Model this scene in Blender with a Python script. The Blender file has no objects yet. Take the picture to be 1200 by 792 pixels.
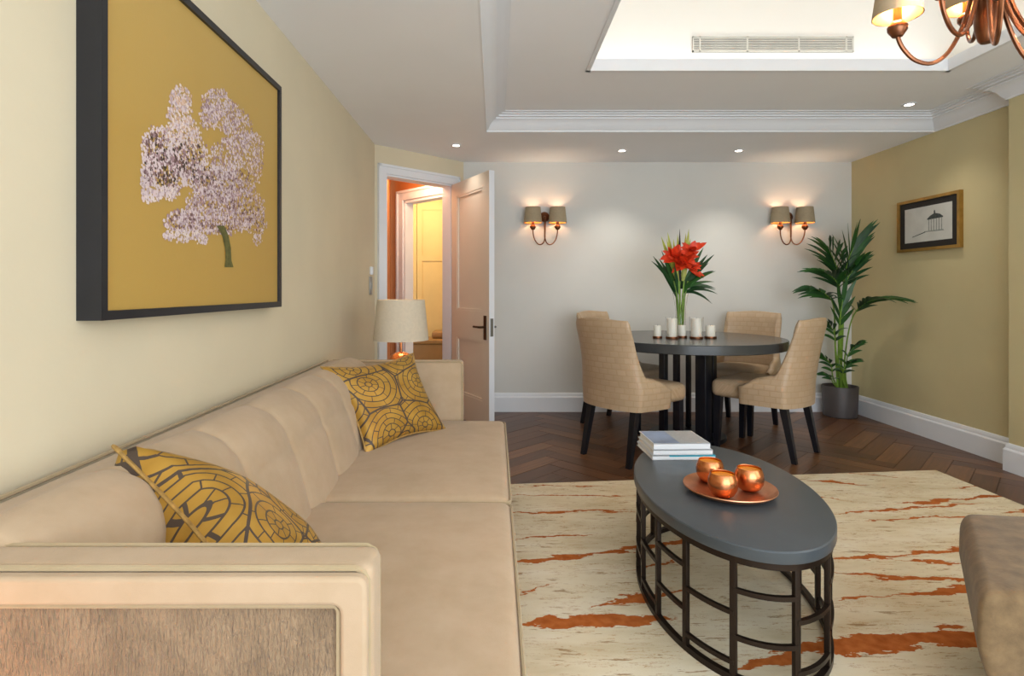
import bpy, bmesh, math, random
from mathutils import Vector, Matrix
random.seed(7)
PI = math.pi
R = math.radians
SC = bpy.context.scene
COL = SC.collection
F = 660.0; EYE = 1.1; VX, VY = 580.0, 340.0
# ------------------------------------------------------------------ camera
cd = bpy.data.cameras.new('camera'); cam = bpy.data.objects.new('camera', cd); COL.objects.link(cam)
cd.sensor_width = 36; cd.lens = F/1200*36
cd.shift_x = 20/1200; cd.shift_y = -56/1200
cd.clip_start = .02
cam.location = (0, 0, EYE); cam.rotation_euler = (R(90), 0, 0)
SC.camera = cam
# ------------------------------------------------------------------ world, lights, exposure
w = bpy.data.worlds.new('world'); SC.world = w; w.use_nodes = True
w.node_tree.nodes['Background'].inputs[0].default_value = (.86, .93, 1, 1)
w.node_tree.nodes['Background'].inputs[1].default_value = .9
SC.view_settings.view_transform = 'Standard'; SC.view_settings.look = 'None'
SC.view_settings.gamma = 1; SC.view_settings.use_curve_mapping = False
SC.view_settings.exposure = 1.12
def light(name, kind, loc, energy, color=(1,1,1), rot=(0,0,0), **kw):
    l = bpy.data.lights.new(name, kind); l.energy = energy; l.color = color
    for k, v in kw.items(): setattr(l, k, v)
    o = bpy.data.objects.new(name, l); o.location = loc; o.rotation_euler = rot; COL.objects.link(o); return o
light('window_daylight', 'AREA', (1.3, -1.45, 1.35), 44, (.84, .92, 1), (R(110), 0, 0), shape='RECTANGLE', size=3.2, size_y=2.1)
light('added_side_fill', 'AREA', (3.0, .3, 1.4), 10, (.84, .92, 1), (R(90), 0, R(90)), shape='RECTANGLE', size=1.4, size_y=1.7)  # added fill light on the right, aimed left; no window stands there
def floor_at(px, py): Y = EYE*F/(py-VY); return ((px-VX)/F*Y, Y)
def at(px, py, Y): return Vector(((px-VX)/F*Y, Y, EYE+(VY-py)/F*Y))
# ------------------------------------------------------------------ materials
def lin(c):
    if isinstance(c, str): c = [int(c[i:i+2], 16)/255 for i in (0, 2, 4)]
    return tuple(x/12.92 if x <= .04045 else ((x+.055)/1.055)**2.4 for x in c)+(1,)
class N:
    def __init__(s, name):
        s.m = bpy.data.materials.new(name); s.m.use_nodes = True; s.t = s.m.node_tree
        s.b = s.t.nodes['Principled BSDF']
    def n(s, typ, ins=None, **kw):
        x = s.t.nodes.new(typ)
        for k, v in kw.items(): setattr(x, k, v)
        for k, v in (ins or {}).items():
            if isinstance(v, bpy.types.NodeSocket): s.t.links.new(v, x.inputs[k])
            else: x.inputs[k].default_value = v
        return x
    def math(s, op, a, b=0.0, c=None):
        d = {0: a, 1: b}
        if c is not None: d[2] = c
        return s.n('ShaderNodeMath', d, operation=op).outputs[0]
    def mix(s, f, a, b):
        x = s.n('ShaderNodeMix', data_type='RGBA')
        for i, v in ((0, f), (6, a), (7, b)):
            if isinstance(v, bpy.types.NodeSocket): s.t.links.new(v, x.inputs[i])
            else: x.inputs[i].default_value = v
        return x.outputs[2]
    def coord(s, o='Object', scale=(1,1,1), rot=(0,0,0)):
        c = s.n('ShaderNodeTexCoord').outputs[o]
        return s.n('ShaderNodeMapping', {0: c, 3: scale, 2: rot}).outputs[0]
    def noise(s, vec, scale, detail=3, rough=.5, dist=0):
        return s.n('ShaderNodeTexNoise', {'Vector': vec, 'Scale': scale, 'Detail': detail, 'Roughness': rough, 'Distortion': dist})
    def ramp(s, f, stops):
        x = s.n('ShaderNodeValToRGB', {0: f}); e = x.color_ramp.elements
        while len(e) < len(stops): e.new(.5)
        for i, (p, c) in enumerate(stops): e[i].position = p; e[i].color = c
        return x.outputs[0]
    def set(s, k, v):
        if isinstance(v, bpy.types.NodeSocket): s.t.links.new(v, s.b.inputs[k])
        else: s.b.inputs[k].default_value = v
    def bump(s, h, strength=.2, dist=.01):
        s.set('Normal', s.n('ShaderNodeBump', {'Height': h, 'Strength': strength, 'Distance': dist}).outputs[0])
def plain(name, c, rough=.5, metal=0, var=.06, nscale=12, bump=0, bscale=60, sheen=0, spec=None):
    s = N(name); c = lin(c); v = s.coord()
    nz = s.noise(v, nscale).outputs[0]
    a = tuple(x*(1-var) for x in c[:3])+(1,); b = tuple(min(1, x*(1+var)) for x in c[:3])+(1,)
    s.set('Base Color', s.ramp(nz, [(.3, a), (.7, b)])); s.set('Roughness', rough); s.set('Metallic', metal)
    if bump: s.bump(s.noise(v, bscale, 2).outputs[0], bump, .004)
    if sheen: s.set('Sheen Weight', sheen)
    if spec is not None: s.set('Specular IOR Level', spec)
    return s.m
def glow(name, c, strength):
    s = N(name); s.set('Base Color', lin(c)); s.set('Emission Color', lin(c)); s.set('Emission Strength', strength); return s.m
M = {}
M['wall_left'] = plain('cream_wall', 'd8ccb0', .8, 0, .025, 3, .08, 90)
M['wall_back'] = plain('greige_wall', 'd8d6d0', .8, 0, .02, 3, .08, 90)
M['wall_right'] = plain('olive_gold_wall', 'c8bb90', .75, 0, .03, 3, .08, 90)
M['ceiling'] = plain('ceiling_paint', 'f2f4f8', .9, 0, .01, 3)
M['white'] = plain('white_trim_paint', 'e4e6ea', .45, 0, .01, 5)
M['well'] = plain('bright_ceiling_paint', 'f4f1ea', .9, 0, .01, 3)
M['door'] = plain('warm_white_door_paint', 'e0d3c2', .4, 0, .015, 4)
M['orange'] = plain('orange_hall_paint', 'b8713a', .7, 0, .05, 4)
M['hall'] = plain('yellow_cream_panelling', 'd9b978', .6, 0, .04, 4)
M['hallwood'] = plain('ochre_bench_wood', '97703c', .5, 0, .08, 8)
M['black'] = plain('black_frame_lacquer', '1b1c22', .35, 0, .1, 10)
M['ebony'] = plain('ebony_stained_wood', '14161d', .32, 0, .15, 14)
M['tabletop'] = plain('slate_lacquer', '3a3c3d', .22, 0, .05, 10)
M['coffee'] = plain('blue_grey_stone', '41474c', .34, 0, .06, 9, .03, 200)
M['bronze'] = plain('dark_bronze', '2b2019', .38, .6, .12, 20)
M['copper'] = plain('hammered_copper', 'cf8558', .27, 1, .12, 24, .22, 45)
M['antique'] = plain('antique_copper', '7d5138', .3, .9, .15, 25)
M['plate'] = plain('brushed_copper', 'cf9470', .36, .9, .1, 25, .06, 120)
M['gold'] = plain('gilt_frame', 'a98443', .38, .7, .15, 20)
M['wax'] = plain('ivory_wax', 'e9e4d6', .5, 0, .02, 8)
M['pot'] = plain('graphite_planter', '4a4341', .5, 0, .06, 12)
M['soil'] = plain('dark_soil', '2a2019', .95, 0, .3, 60, .5, 80)
M['leafa'] = plain('palm_green', '27551f', .45, 0, .3, 14)
M['leafb'] = plain('deep_green', '1d4422', .45, 0, .3, 14)
M['stem'] = plain('lime_stem', '7da23c', .5, 0, .2, 20)
M['red'] = plain('scarlet_petal', 'e0401a', .5, 0, .2, 40)
M['bud'] = plain('yellow_green_bud', 'b0b548', .5, 0, .2, 30)
M['chrome'] = plain('brushed_steel', '8d8c8a', .3, .9, .05, 20)
M['brassdark'] = plain('dark_bronze_handle', '4b3a2b', .35, .8, .1, 20)
M['shade'] = plain('taupe_linen_shade', 'a8977b', .85, 0, .05, 60, .15, 160)
M['lampshade'] = plain('oat_linen_shade', 'cdbfa8', .85, 0, .04, 60, .15, 160)
M['shadein'] = plain('gold_shade_lining', 'd79a4c', .4, .3, .05, 20)
M['paper'] = plain('book_page_white', 'e6e6e4', .7, 0, .03, 90)
M['cover_white'] = plain('white_book_cover', 'd9dcdf', .4, 0, .02, 10)
M['teal'] = plain('teal_book_cover', '2393ab', .4, 0, .05, 10)
M['bulb'] = glow('lit_bulb', 'ffd9a0', 9)
M['downlight'] = glow('lit_downlight', 'fff1dc', 7)
M['dark'] = plain('vent_shadow', '3c3b38', .8)
M['slat'] = plain('vent_slat_paint', 'd8d5cc', .5)
M['switch'] = plain('steel_switch_plate', '9a9c98', .35, .5)
M['matt'] = plain('black_mount_board', '1f1a18', .7)
M['art_paper'] = plain('pale_grey_art_paper', 'c6c6c0', .6)
M['ink'] = plain('charcoal_ink', '3c4240', .7, 0, .3, 60)
M['ink2'] = plain('grey_wash', '8b8f8a', .7, 0, .2, 60)
M['amberwax'] = plain('amber_wax', 'e08a1e', .35, 0, .05, 20)
M['cphoto'] = plain('blue_grey_cover_photo', '8090ac', .4, 0, .35, 7)
M['cpanel'] = plain('grey_cover_panel', 'a3a5a6', .5, 0, .08, 90)
M['subfloor'] = plain('subfloor', '2b1a10', .6)

def fabric(name, c, c2, wscale=420, streak=0, bump=.25, nscale=9):
    s = N(name); v = s.coord()
    nz = s.noise(v, nscale, 4, .6).outputs[0]
    s.set('Base Color', s.ramp(nz, [(.3, lin(c)), (.7, lin(c2))])); s.set('Roughness', .9); s.set('Sheen Weight', .15)
    s.set('Specular IOR Level', .2)
    v2 = s.coord(scale=(1, 1, 4)) if not streak else s.coord(scale=(4, 1, 1))
    s.bump(s.noise(v2, wscale if not streak else 55, 2, .6, .6 if streak else 0).outputs[0], bump, .002 if not streak else .006)
    return s.m
M['sofa'] = fabric('beige_sofa_weave', 'b39b7d', 'bda589')
M['sofapanel'] = fabric('ribbed_chenille', '7f6a52', '9c8468', streak=1, bump=1.6, nscale=14)
M['pipe'] = fabric('beige_piping', 'a3906f', 'ad9a7b')
M['velvet'] = fabric('taupe_hide', '635038', '80694b', wscale=160, bump=.3, nscale=22)

def croc():
    s = N('tan_croc_leather'); v = s.coord(scale=(1, 1, 1))
    br = s.n('ShaderNodeTexBrick', {'Vector': s.n('ShaderNodeTexCoord').outputs['UV'], 'Scale': 1.0, 'Mortar Size': .045, 'Mortar Smooth': .8, 'Brick Width': .55, 'Row Height': .34})
    br.inputs['Color1'].default_value = lin('b0977a'); br.inputs['Color2'].default_value = lin('b79e82'); br.inputs['Mortar'].default_value = lin('ad9373')
    s.set('Base Color', br.outputs[0]); s.set('Roughness', .38)
    inv = s.math('SUBTRACT', 1.0, br.outputs[1])
    s.bump(s.math('ADD', inv, s.noise(v, 40).outputs[0]), .22, .003)
    return s.m
M['croc'] = croc()

def pillow_mat():
    s = N('gold_brocade_with_dark_arcs')
    uv = s.coord('UV', scale=(1, 1, 1))
    wv = s.noise(uv, 2.0, 1).outputs[1]
    p = s.n('ShaderNodeVectorMath', {0: uv, 1: s.n('ShaderNodeVectorMath', {0: wv, 3: .12}, operation='SCALE').outputs[0]}, operation='ADD').outputs[0]
    vo = s.n('ShaderNodeTexVoronoi', {'Vector': p, 'Scale': 2.3, 'Randomness': 1.0}, voronoi_dimensions='2D')
    d = vo.outputs['Distance']
    fr = s.math('FRACT', s.math('MULTIPLY', d, 6.6))
    ring = s.math('LESS_THAN', s.math('ABSOLUTE', s.math('SUBTRACT', fr, .5)), .085)
    ve = s.n('ShaderNodeTexVoronoi', {'Vector': p, 'Scale': 2.3, 'Randomness': 1.0}, voronoi_dimensions='2D', feature='DISTANCE_TO_EDGE')
    edge = s.math('LESS_THAN', ve.outputs[0], .022)
    # radial ticks inside each ring
    rel = s.n('ShaderNodeVectorMath', {0: p, 1: vo.outputs['Position']}, operation='SUBTRACT').outputs[0]
    xyz = s.n('ShaderNodeSeparateXYZ', {0: rel})
    ang = s.math('ARCTAN2', xyz.outputs[1], xyz.outputs[0])
    band = s.math('FLOOR', s.math('ADD', s.math('MULTIPLY', d, 6.6), .5))
    a2 = s.math('FRACT', s.math('ADD', s.math('MULTIPLY', ang, 1.1), s.math('MULTIPLY', band, .37)))
    tick = s.math('MULTIPLY', s.math('LESS_THAN', s.math('MULTIPLY', a2, d), .02), s.math('GREATER_THAN', band, .5))
    m = s.math('MAXIMUM', s.math('MAXIMUM', ring, edge), tick)
    g = s.ramp(s.noise(uv, 5).outputs[0], [(.3, lin('a87d2c')), (.7, lin('c69b45'))])
    s.set('Base Color', s.mix(m, g, lin('4a3c33'))); s.set('Roughness', .42); s.set('Metallic', s.math('MULTIPLY', s.math('SUBTRACT', 1.0, m), .35))
    s.bump(s.noise(s.coord('UV', scale=(1, 6, 1)), 60, 2).outputs[0], .12, .003)
    return s.m
M['pillow'] = pillow_mat()
M['goldpipe'] = plain('gold_piping', 'b08c50', .45, .3, .3, 60)

def wood():
    s = N('walnut_herringbone_wood')
    rnd = s.n('ShaderNodeObjectInfo').outputs['Random']
    v = s.coord(scale=(2.2, 26, 10)); v = s.n('ShaderNodeVectorMath', {0: v, 1: s.n('ShaderNodeCombineXYZ', {0: s.math('MULTIPLY', rnd, 37.0), 1: s.math('MULTIPLY', rnd, 91.0)}).outputs[0]}, operation='ADD').outputs[0]
    g = s.noise(v, 1.6, 5, .6, .6).outputs[0]
    c1 = s.ramp(rnd, [(0, lin('553522')), (.5, lin('6a442a')), (1, lin('835a38'))])
    c2 = s.ramp(rnd, [(0, lin('432a19')), (1, lin('66442b'))])
    s.set('Base Color', s.mix(s.ramp(g, [(.35, (0,0,0,1)), (.65, (1,1,1,1))]), c1, c2))
    s.set('Roughness', .36); s.bump(g, .08, .002)
    return s.m
M['wood'] = wood()

def canvas():
    s = N('gold_canvas'); v = s.coord(scale=(1, 1, 1))
    z = s.n('ShaderNodeSeparateXYZ', {0: v}).outputs[2]
    f = s.math('ADD', s.math('MULTIPLY', z, .9), s.math('MULTIPLY', s.noise(v, 1.8, 2).outputs[0], .35))
    s.set('Base Color', s.ramp(f, [(.2, lin('b8954a')), (1.0, lin('c9aa66'))])); s.set('Roughness', .5)
    s.bump(s.noise(v, 220, 2).outputs[0], .1, .002); return s.m
M['canvas'] = canvas()
for i, c in enumerate(('dccacb', 'c2abb0', 'a38489', '7a5a58', 'e6d6ce', '4a3a2e', 'd8b49a')): M['blossom%d' % i] = plain('painted_blossom_tint', c, .7, 0, .05)
M['trunkpaint'] = plain('painted_olive_bark', '5d5a2c', .7, 0, .3, 60)

STREAKS = [((601,583),(740,584),.010),((601,604),(738,601),.014),((604,635),(690,630),.014),((604,662),(700,653),.022),((700,653),(830,633),.024),((606,735),(780,730),.036),((700,713),(800,695),.026),
 ((740,672),(790,660),.014),((979,657),(1060,655),.028),((1040,655),(1200,640),.018),((1060,660),(1135,664),.016),((983,674),(1200,690),.018),((987,709),(1040,703),.020),((1050,700),(1200,690),.018),((870,790),(945,764),.035),
 ((940,764),(1230,745),.055),((983,605),(1150,592),.013),((1019,612),(1160,608),.012),((945,565),(1010,570),.020),((1058,594),(1185,581),.015),((1120,574),(1150,572),.018),((1180,603),(1230,600),.03),((600,700),(640,690),.012),((880,577),(1000,590),.006),
 ((860,640),(905,647),.02),((600,572),(720,573),.006),((990,556),(1060,562),.008)]
def rug():
    s = N('cream_rug_with_rust_streaks')
    v = s.coord(); xyz = s.n('ShaderNodeSeparateXYZ', {0: v})
    X, Y = xyz.outputs[0], xyz.outputs[1]
    w1 = s.math('MULTIPLY', s.math('SUBTRACT', s.noise(s.coord(scale=(1, 2, 1)), 5, 4, .65).outputs[0], .5), .14)
    w2 = s.math('MULTIPLY', s.math('SUBTRACT', s.noise(s.coord(scale=(1, 5, 1)), 14, 5, .75).outputs[0], .5), .035)
    Yw = s.math('ADD', Y, s.math('ADD', w1, w2))
    wid = s.ramp(s.noise(s.coord(scale=(2.2, 6, 1)), 3.2, 4, .7).outputs[0], [(.30, (0,0,0,1)), (.55, (1,1,1,1))])
    tot = None
    for a, b, wd in STREAKS:
        ax, ay = floor_at(*a); bx, by = floor_at(*b)
        m = (by-ay)/(bx-ax)
        d = s.math('ABSOLUTE', s.math('SUBTRACT', Yw, s.math('MULTIPLY_ADD', X, m, ay-m*ax)))
        t = s.math('ABSOLUTE', s.math('SUBTRACT', X, (ax+bx)/2))
        half = (bx-ax)/2
        taper = s.math('MINIMUM', s.math('MULTIPLY', s.math('SUBTRACT', half+.04, t), 6.0), 1.0)
        e = s.math('SUBTRACT', s.math('MULTIPLY', s.math('MULTIPLY', s.math('ADD', wid, .32), wd*.78), taper), d)
        tot = e if tot is None else s.math('MAXIMUM', tot, e)
    mask = s.math('MULTIPLY', s.math('ADD', tot, .0015), 350.0); mask = s.n('ShaderNodeClamp', {0: mask}).outputs[0]
    fl = s.noise(s.coord(scale=(1.3, 9, 1)), 5, 6, .72, .3).outputs[0]
    fleck = s.ramp(fl, [(.60, (0,0,0,1)), (.625, (1,1,1,1))])
    fl2 = s.noise(s.coord(scale=(.7, 7, 1), rot=(0,0,.05)), 4.1, 6, .7, .3).outputs[0]
    thin = s.ramp(s.math('ABSOLUTE', s.math('SUBTRACT', fl2, .5)), [(.003, (1,1,1,1)), (.008, (0,0,0,1))])
    brk = s.ramp(s.noise(s.coord(scale=(2.5, 4, 1)), 4, 4, .7).outputs[0], [(.47, (0,0,0,1)), (.50, (1,1,1,1))])
    base = s.ramp(s.noise(s.coord(scale=(1, 3, 1)), 2.4, 4, .6).outputs[0], [(.3, lin('c6b696')), (.5, lin('d6caae')), (.75, lin('ded6c2'))])
    base = s.mix(s.math('MULTIPLY', fleck, .75), base, lin('8d6a42'))
    base = s.mix(s.math('MULTIPLY', s.math('MULTIPLY', thin, brk), .85), base, lin('a3713c'))
    rust = s.ramp(s.noise(v, 30, 3).outputs[0], [(.3, lin('9c5223')), (.7, lin('b86a34'))])
    s.set('Base Color', s.mix(mask, base, rust)); s.set('Roughness', .95); s.set('Specular IOR Level', .1)
    s.bump(s.noise(v, 260, 2).outputs[0], .35, .003)
    return s.m
M['rug'] = rug()
gl = N('clear_glass'); gl.set('Base Color', (1,1,1,1)); gl.set('Roughness', .02); gl.set('Transmission Weight', 1.0); gl.set('IOR', 1.3); M['glass'] = gl.m
g2 = N('thin_clear_glass'); g2.set('Base Color', (1,1,1,1)); g2.set('Roughness', .0); g2.set('Transmission Weight', 1.0); g2.set('IOR', 1.06); M['thinglass'] = g2.m

# ------------------------------------------------------------------ mesh helpers
class MB:
    def __init__(s): s.v = []; s.f = []; s.uv = {}; s.mi = []
    def add(s, vs, fs, T=None, mi=0):
        b = len(s.v)
        for p in vs:
            p = Vector(p); s.v.append(T @ p if T is not None else p)
        for f in fs: s.f.append(tuple(b+i for i in f)); s.mi.append(mi)
        return s
    def box(s, a, b, T=None, mi=0):
        x0, y0, z0 = a; x1, y1, z1 = b
        v = [(x0,y0,z0),(x1,y0,z0),(x1,y1,z0),(x0,y1,z0),(x0,y0,z1),(x1,y0,z1),(x1,y1,z1),(x0,y1,z1)]
        return s.add(v, [(0,3,2,1),(4,5,6,7),(0,1,5,4),(1,2,6,5),(2,3,7,6),(3,0,4,7)], T, mi)
    def prism(s, poly, z0, z1, T=None):
        n = len(poly)
        v = [(x, y, z0) for x, y in poly]+[(x, y, z1) for x, y in poly]
        return s.add(v, [tuple(reversed(range(n))), tuple(range(n, 2*n))]+[(i, (i+1) % n, n+(i+1) % n, n+i) for i in range(n)], T)
    def lathe(s, prof, T=None, n=32, closed=False):
        v = []; f = []; m = len(prof)
        for i in range(n):
            a = 2*PI*i/n
            for r, z in prof: v.append((r*math.cos(a), r*math.sin(a), z))
        for i in range(n):
            j = (i+1) % n
            for k in range(m if closed else m-1):
                k2 = (k+1) % m
                f.append((i*m+k, j*m+k, j*m+k2, i*m+k2))
        return s.add(v, f, T)
    def tube(s, pts, r, n=8, T=None, cyc=False, cap=True):
        pts = [Vector(p) for p in pts]; m = len(pts); v = []; f = []
        rs = r if isinstance(r, (list, tuple)) else [r]*m
        up = None
        for i, p in enumerate(pts):
            if cyc: d = pts[(i+1) % m]-pts[i-1]
            else: d = pts[min(i+1, m-1)]-pts[max(i-1, 0)]
            d.normalize()
            if up is None: up = d.orthogonal().normalized()
            up = (up-d*up.dot(d)).normalized(); sd = d.cross(up)
            for k in range(n):
                a = 2*PI*k/n; v.append(p+(up*math.cos(a)+sd*math.sin(a))*rs[i])
        for i in range(m if cyc else m-1):
            j = (i+1) % m
            for k in range(n): f.append((i*n+k, i*n+(k+1) % n, j*n+(k+1) % n, j*n+k))
        if not cyc and cap: f.append(tuple(reversed(range(n)))); f.append(tuple(range((m-1)*n, m*n)))
        return s.add(v, f, T)
    def rcube(s, a, b, r, n=8, T=None, fn=None, k=3):
        a = Vector(a); b = Vector(b); c = (a+b)/2; h = (b-a)/2; r = min(r, min(h)*.999)
        def axis(H):
            e = [-H+r*(1-math.cos(PI/2*i/k)) for i in range(k)]
            mid = [-H+r+(2*H-2*r)*i/n for i in range(n+1)]
            return e+mid+[-x for x in reversed(e)]
        A = [axis(h[i]) for i in range(3)]; idx = {}; vs = []; fs = []
        def vert(p):
            key = tuple(round(x, 6) for x in p)
            if key in idx: return idx[key]
            q = Vector(max(-h[i]+r, min(h[i]-r, p[i])) for i in range(3)); d = Vector(p)-q
            out = q+d.normalized()*r if d.length > 1e-9 else Vector(p)
            out = out+c
            if fn: out = Vector(fn(out))
            idx[key] = len(vs); vs.append(out); return idx[key]
        for ax in range(3):
            u, w_ = (ax+1) % 3, (ax+2) % 3
            for sg in (-1, 1):
                for i in range(len(A[u])-1):
                    for j in range(len(A[w_])-1):
                        q = []
                        for (ii, jj) in ((i, j), (i+1, j), (i+1, j+1), (i, j+1)):
                            p = [0, 0, 0]; p[ax] = sg*h[ax]; p[u] = A[u][ii]; p[w_] = A[w_][jj]; q.append(vert(p))
                        if sg < 0: q.reverse()
                        fs.append(tuple(q))
        return s.add(vs, fs, T)
    def blade(s, p0, d, L, W, droop=.3, n=6, T=None, thick=.0012, ref=(0, -.75, .66)):
        p0 = Vector(p0); d = Vector(d).normalized(); vs = []
        for i in range(n+1):
            t = i/n; p = p0+d*(t*L)+Vector((0, 0, -droop*t*t*L))
            tan = (d+Vector((0, 0, -2*droop*t))).normalized()
            sd = tan.cross(Vector(ref))
            if sd.length < .05: sd = tan.cross(Vector((1, 0, 0)))
            sd.normalize(); up = sd.cross(tan)
            wd = W*.5*(math.sin(PI*min(1, .08+t*.92)**.8))**.8 if t < 1 else 0.0005
            vs += [p-sd*wd, p-up*wd*.25, p+sd*wd, p+up*thick]
        fs = []
        for i in range(n):
            a = i*4; b = a+4
            fs += [(a, a+1, b+1, b), (a+1, a+2, b+2, b+1), (a+2, a+3, b+3, b+2), (a+3, a, b, b+3)]
        fs += [(0, 3, 2, 1), (n*4, n*4+1, n*4+2, n*4+3)]
        return s.add(vs, fs, T)
    def build(s, name, mats, parent=None, loc=None, rz=0, uvs=None, angle=38, kind=None):
        me = bpy.data.meshes.new(name); me.from_pydata([tuple(p) for p in s.v], [], s.f)
        if not isinstance(mats, (list, tuple)): mats = [mats]
        for m in mats: me.materials.append(M[m])
        if len(mats) > 1: me.polygons.foreach_set('material_index', s.mi)
        if uvs:
            l = me.uv_layers.new(name='uv')
            for lp in me.loops: l.data[lp.index].uv = uvs[lp.vertex_index]
        me.validate(); me.update()
        if not uvs:
            bm = bmesh.new(); bm.from_mesh(me); bmesh.ops.recalc_face_normals(bm, faces=bm.faces); bm.to_mesh(me); bm.free()
        me.polygons.foreach_set('use_smooth', [True]*len(me.polygons)); me.set_sharp_from_angle(angle=R(angle))
        o = bpy.data.objects.new(name, me); COL.objects.link(o)
        if parent: o.parent = parent
        if loc is not None: o.location = loc
        if rz: o.rotation_euler = (0, 0, rz)
        if kind: o['kind'] = kind
        return o
def tag(o, label, cat, group=None):
    o['label'] = label; o['category'] = cat
    if group: o['group'] = group
    return o
def thing(name, label, cat, loc=(0,0,0), rz=0, group=None):
    o = bpy.data.objects.new(name, None); COL.objects.link(o); o.location = loc; o.rotation_euler = (0, 0, rz); o.empty_display_size = .1
    return tag(o, label, cat, group)
def copy_tree(o, parent=None):
    c = o.copy(); COL.objects.link(c)
    if parent: c.parent = parent
    for ch in list(o.children): copy_tree(ch, c)
    return c
def struct(name, mb, mat, **kw):
    return mb.build(name, mat, kind='structure', **kw)
def TR(x=0, y=0, z=0, rz=0, rx=0, ry=0):
    return Matrix.Translation((x, y, z)) @ Matrix.Rotation(rz, 4, 'Z') @ Matrix.Rotation(ry, 4, 'Y') @ Matrix.Rotation(rx, 4, 'X')

# ------------------------------------------------------------------ room shell
XL, XR, XP, YB, YF = -.958, 3.236, 3.13, 5.11, -1.5
YP = 3.43
ZC, ZU = 2.262, 2.38
A0 = Vector((-.958, 4.485, 0)); B0 = Vector((-.285, 5.11, 0)); e = (B0-A0).normalized(); nrm = Vector((e.y, -e.x, 0)); LD = (B0-A0).length
DT = Matrix(((e.x, nrm.x, 0, A0.x), (e.y, nrm.y, 0, A0.y), (0, 0, 1, 0), (0, 0, 0, 1)))   # local x along wall, y into the room
# floor and herringbone planks
fl = struct('floor', MB().prism([(XL-.1, YF), (XR+.2, YF), (XR+.2, YB+.1), (-.2, YB+.1), (-.2, 8.4), (-3.0, 8.4), (-3.0, 4.9), (XL-.1, 4.5)], -.06, -.012), 'subfloor')
room = [(XL, YF), (XP, YF), (XP, YP), (XR, YP), (XR, YB), (-.285, YB), (XL, 4.485)]
def clip(poly, a, b):
    out = []
    def side(p): return (b[0]-a[0])*(p[1]-a[1])-(b[1]-a[1])*(p[0]-a[0])
    for i in range(len(poly)):
        p, q = poly[i-1], poly[i]; sp, sq = side(p), side(q)
        if (sp >= 0) != (sq >= 0):
            t = sp/(sp-sq); out.append((p[0]+t*(q[0]-p[0]), p[1]+t*(q[1]-p[1])))
        if sq >= 0: out.append(q)
    return out
PW, PL = .12, .60; c45 = math.cos(PI/4); planks = []
for col in range(-8, 14):
    for k in range(-60, 90):
        for kind in (0, 1):
            x0, y0 = k*PW+col*PL, k*PW-col*PL
            g = .0012
            if kind == 0: rect = [(x0+g, y0+g), (x0+PL-g, y0+g), (x0+PL-g, y0+PW-g), (x0+g, y0+PW-g)]
            else: rect = [(x0-PW+g, y0+g), (x0-g, y0+g), (x0-g, y0+PL-g), (x0-PW+g, y0+PL-g)]
            poly = [(c45*(x-y), c45*(x+y)) for x, y in rect]
            cx = sum(p[0] for p in poly)/4; cy = sum(p[1] for p in poly)/4
            if cx < XL-.4 or cx > XR+.4 or cy < 1.5 or cy > YB+.5: continue
            if cx > XP-.3 and cy < YP: edges = [((XL, YF), (XP, YF)), ((XP, YF), (XP, YB)), ((XR, YB), (-.285, YB)), ((-.285, YB), (XL, 4.485)), ((XL, 4.485), (XL, YF))]
            else: edges = [((XR, YF), (XR, YB)), ((XR, YB), (-.285, YB)), ((-.285, YB), (XL, 4.485)), ((XL, 4.485), (XL, YF))]
            for a, b in edges:
                poly = clip(poly, a, b)
                if len(poly) < 3: break
            if len(poly) < 3: continue
            planks.append((cx, cy, PI/4 if kind == 0 else 3*PI/4, poly))
def hid(p):   # planks wholly under the rug are not seen
    return .35 < p[0] < 2.4 and p[1] < 2.9
planks = [p for p in planks if not hid(p)]
planks.sort(key=lambda p: -p[1])
for cx, cy, rz, poly in planks[:300]:
    Ti = Matrix.Rotation(-rz, 4, 'Z') @ Matrix.Translation((-cx, -cy, 0))
    lp = [(Ti @ Vector((x, y, 0)))[:2] for x, y in poly]
    lift = random.uniform(-.0006, .0006)
    MB().prism(lp, -.0125, 0.0+lift).build('plank', 'wood', fl, (cx, cy, 0), rz)
restmb = MB().prism([(XL, YF), (XP, YF), (XP, 1.9), (XL, 1.9)], -.012, -.004)
restmb.build('floorboards', 'wood', fl)
# walls
struct('wall_left', MB().box((XL-.12, YF, -.05), (XL, 4.485, 2.9)), 'wall_left')
struct('wall_back', MB().box((B0.x-.02, YB, -.05), (XR+.12, YB+.12, 2.9)), 'wall_back')
struct('wall_right', MB().box((XR, YP-.05, -.05), (XR+.12, YB, 2.9)), 'wall_right')
struct('wall_right_pier', MB().box((XP, YF, -.05), (XR+.12, YP, 2.9)), 'wall_right')
S0, S1, DH = .10, .785, 2.04
wd = MB(); wd.box((0, -.12, -.05), (S0, 0, 2.9), DT).box((S1, -.12, -.05), (LD, 0, 2.9), DT).box((S0, -.12, DH), (S1, 0, 2.9), DT)
struct('wall_door_side', wd, 'wall_left')
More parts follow.
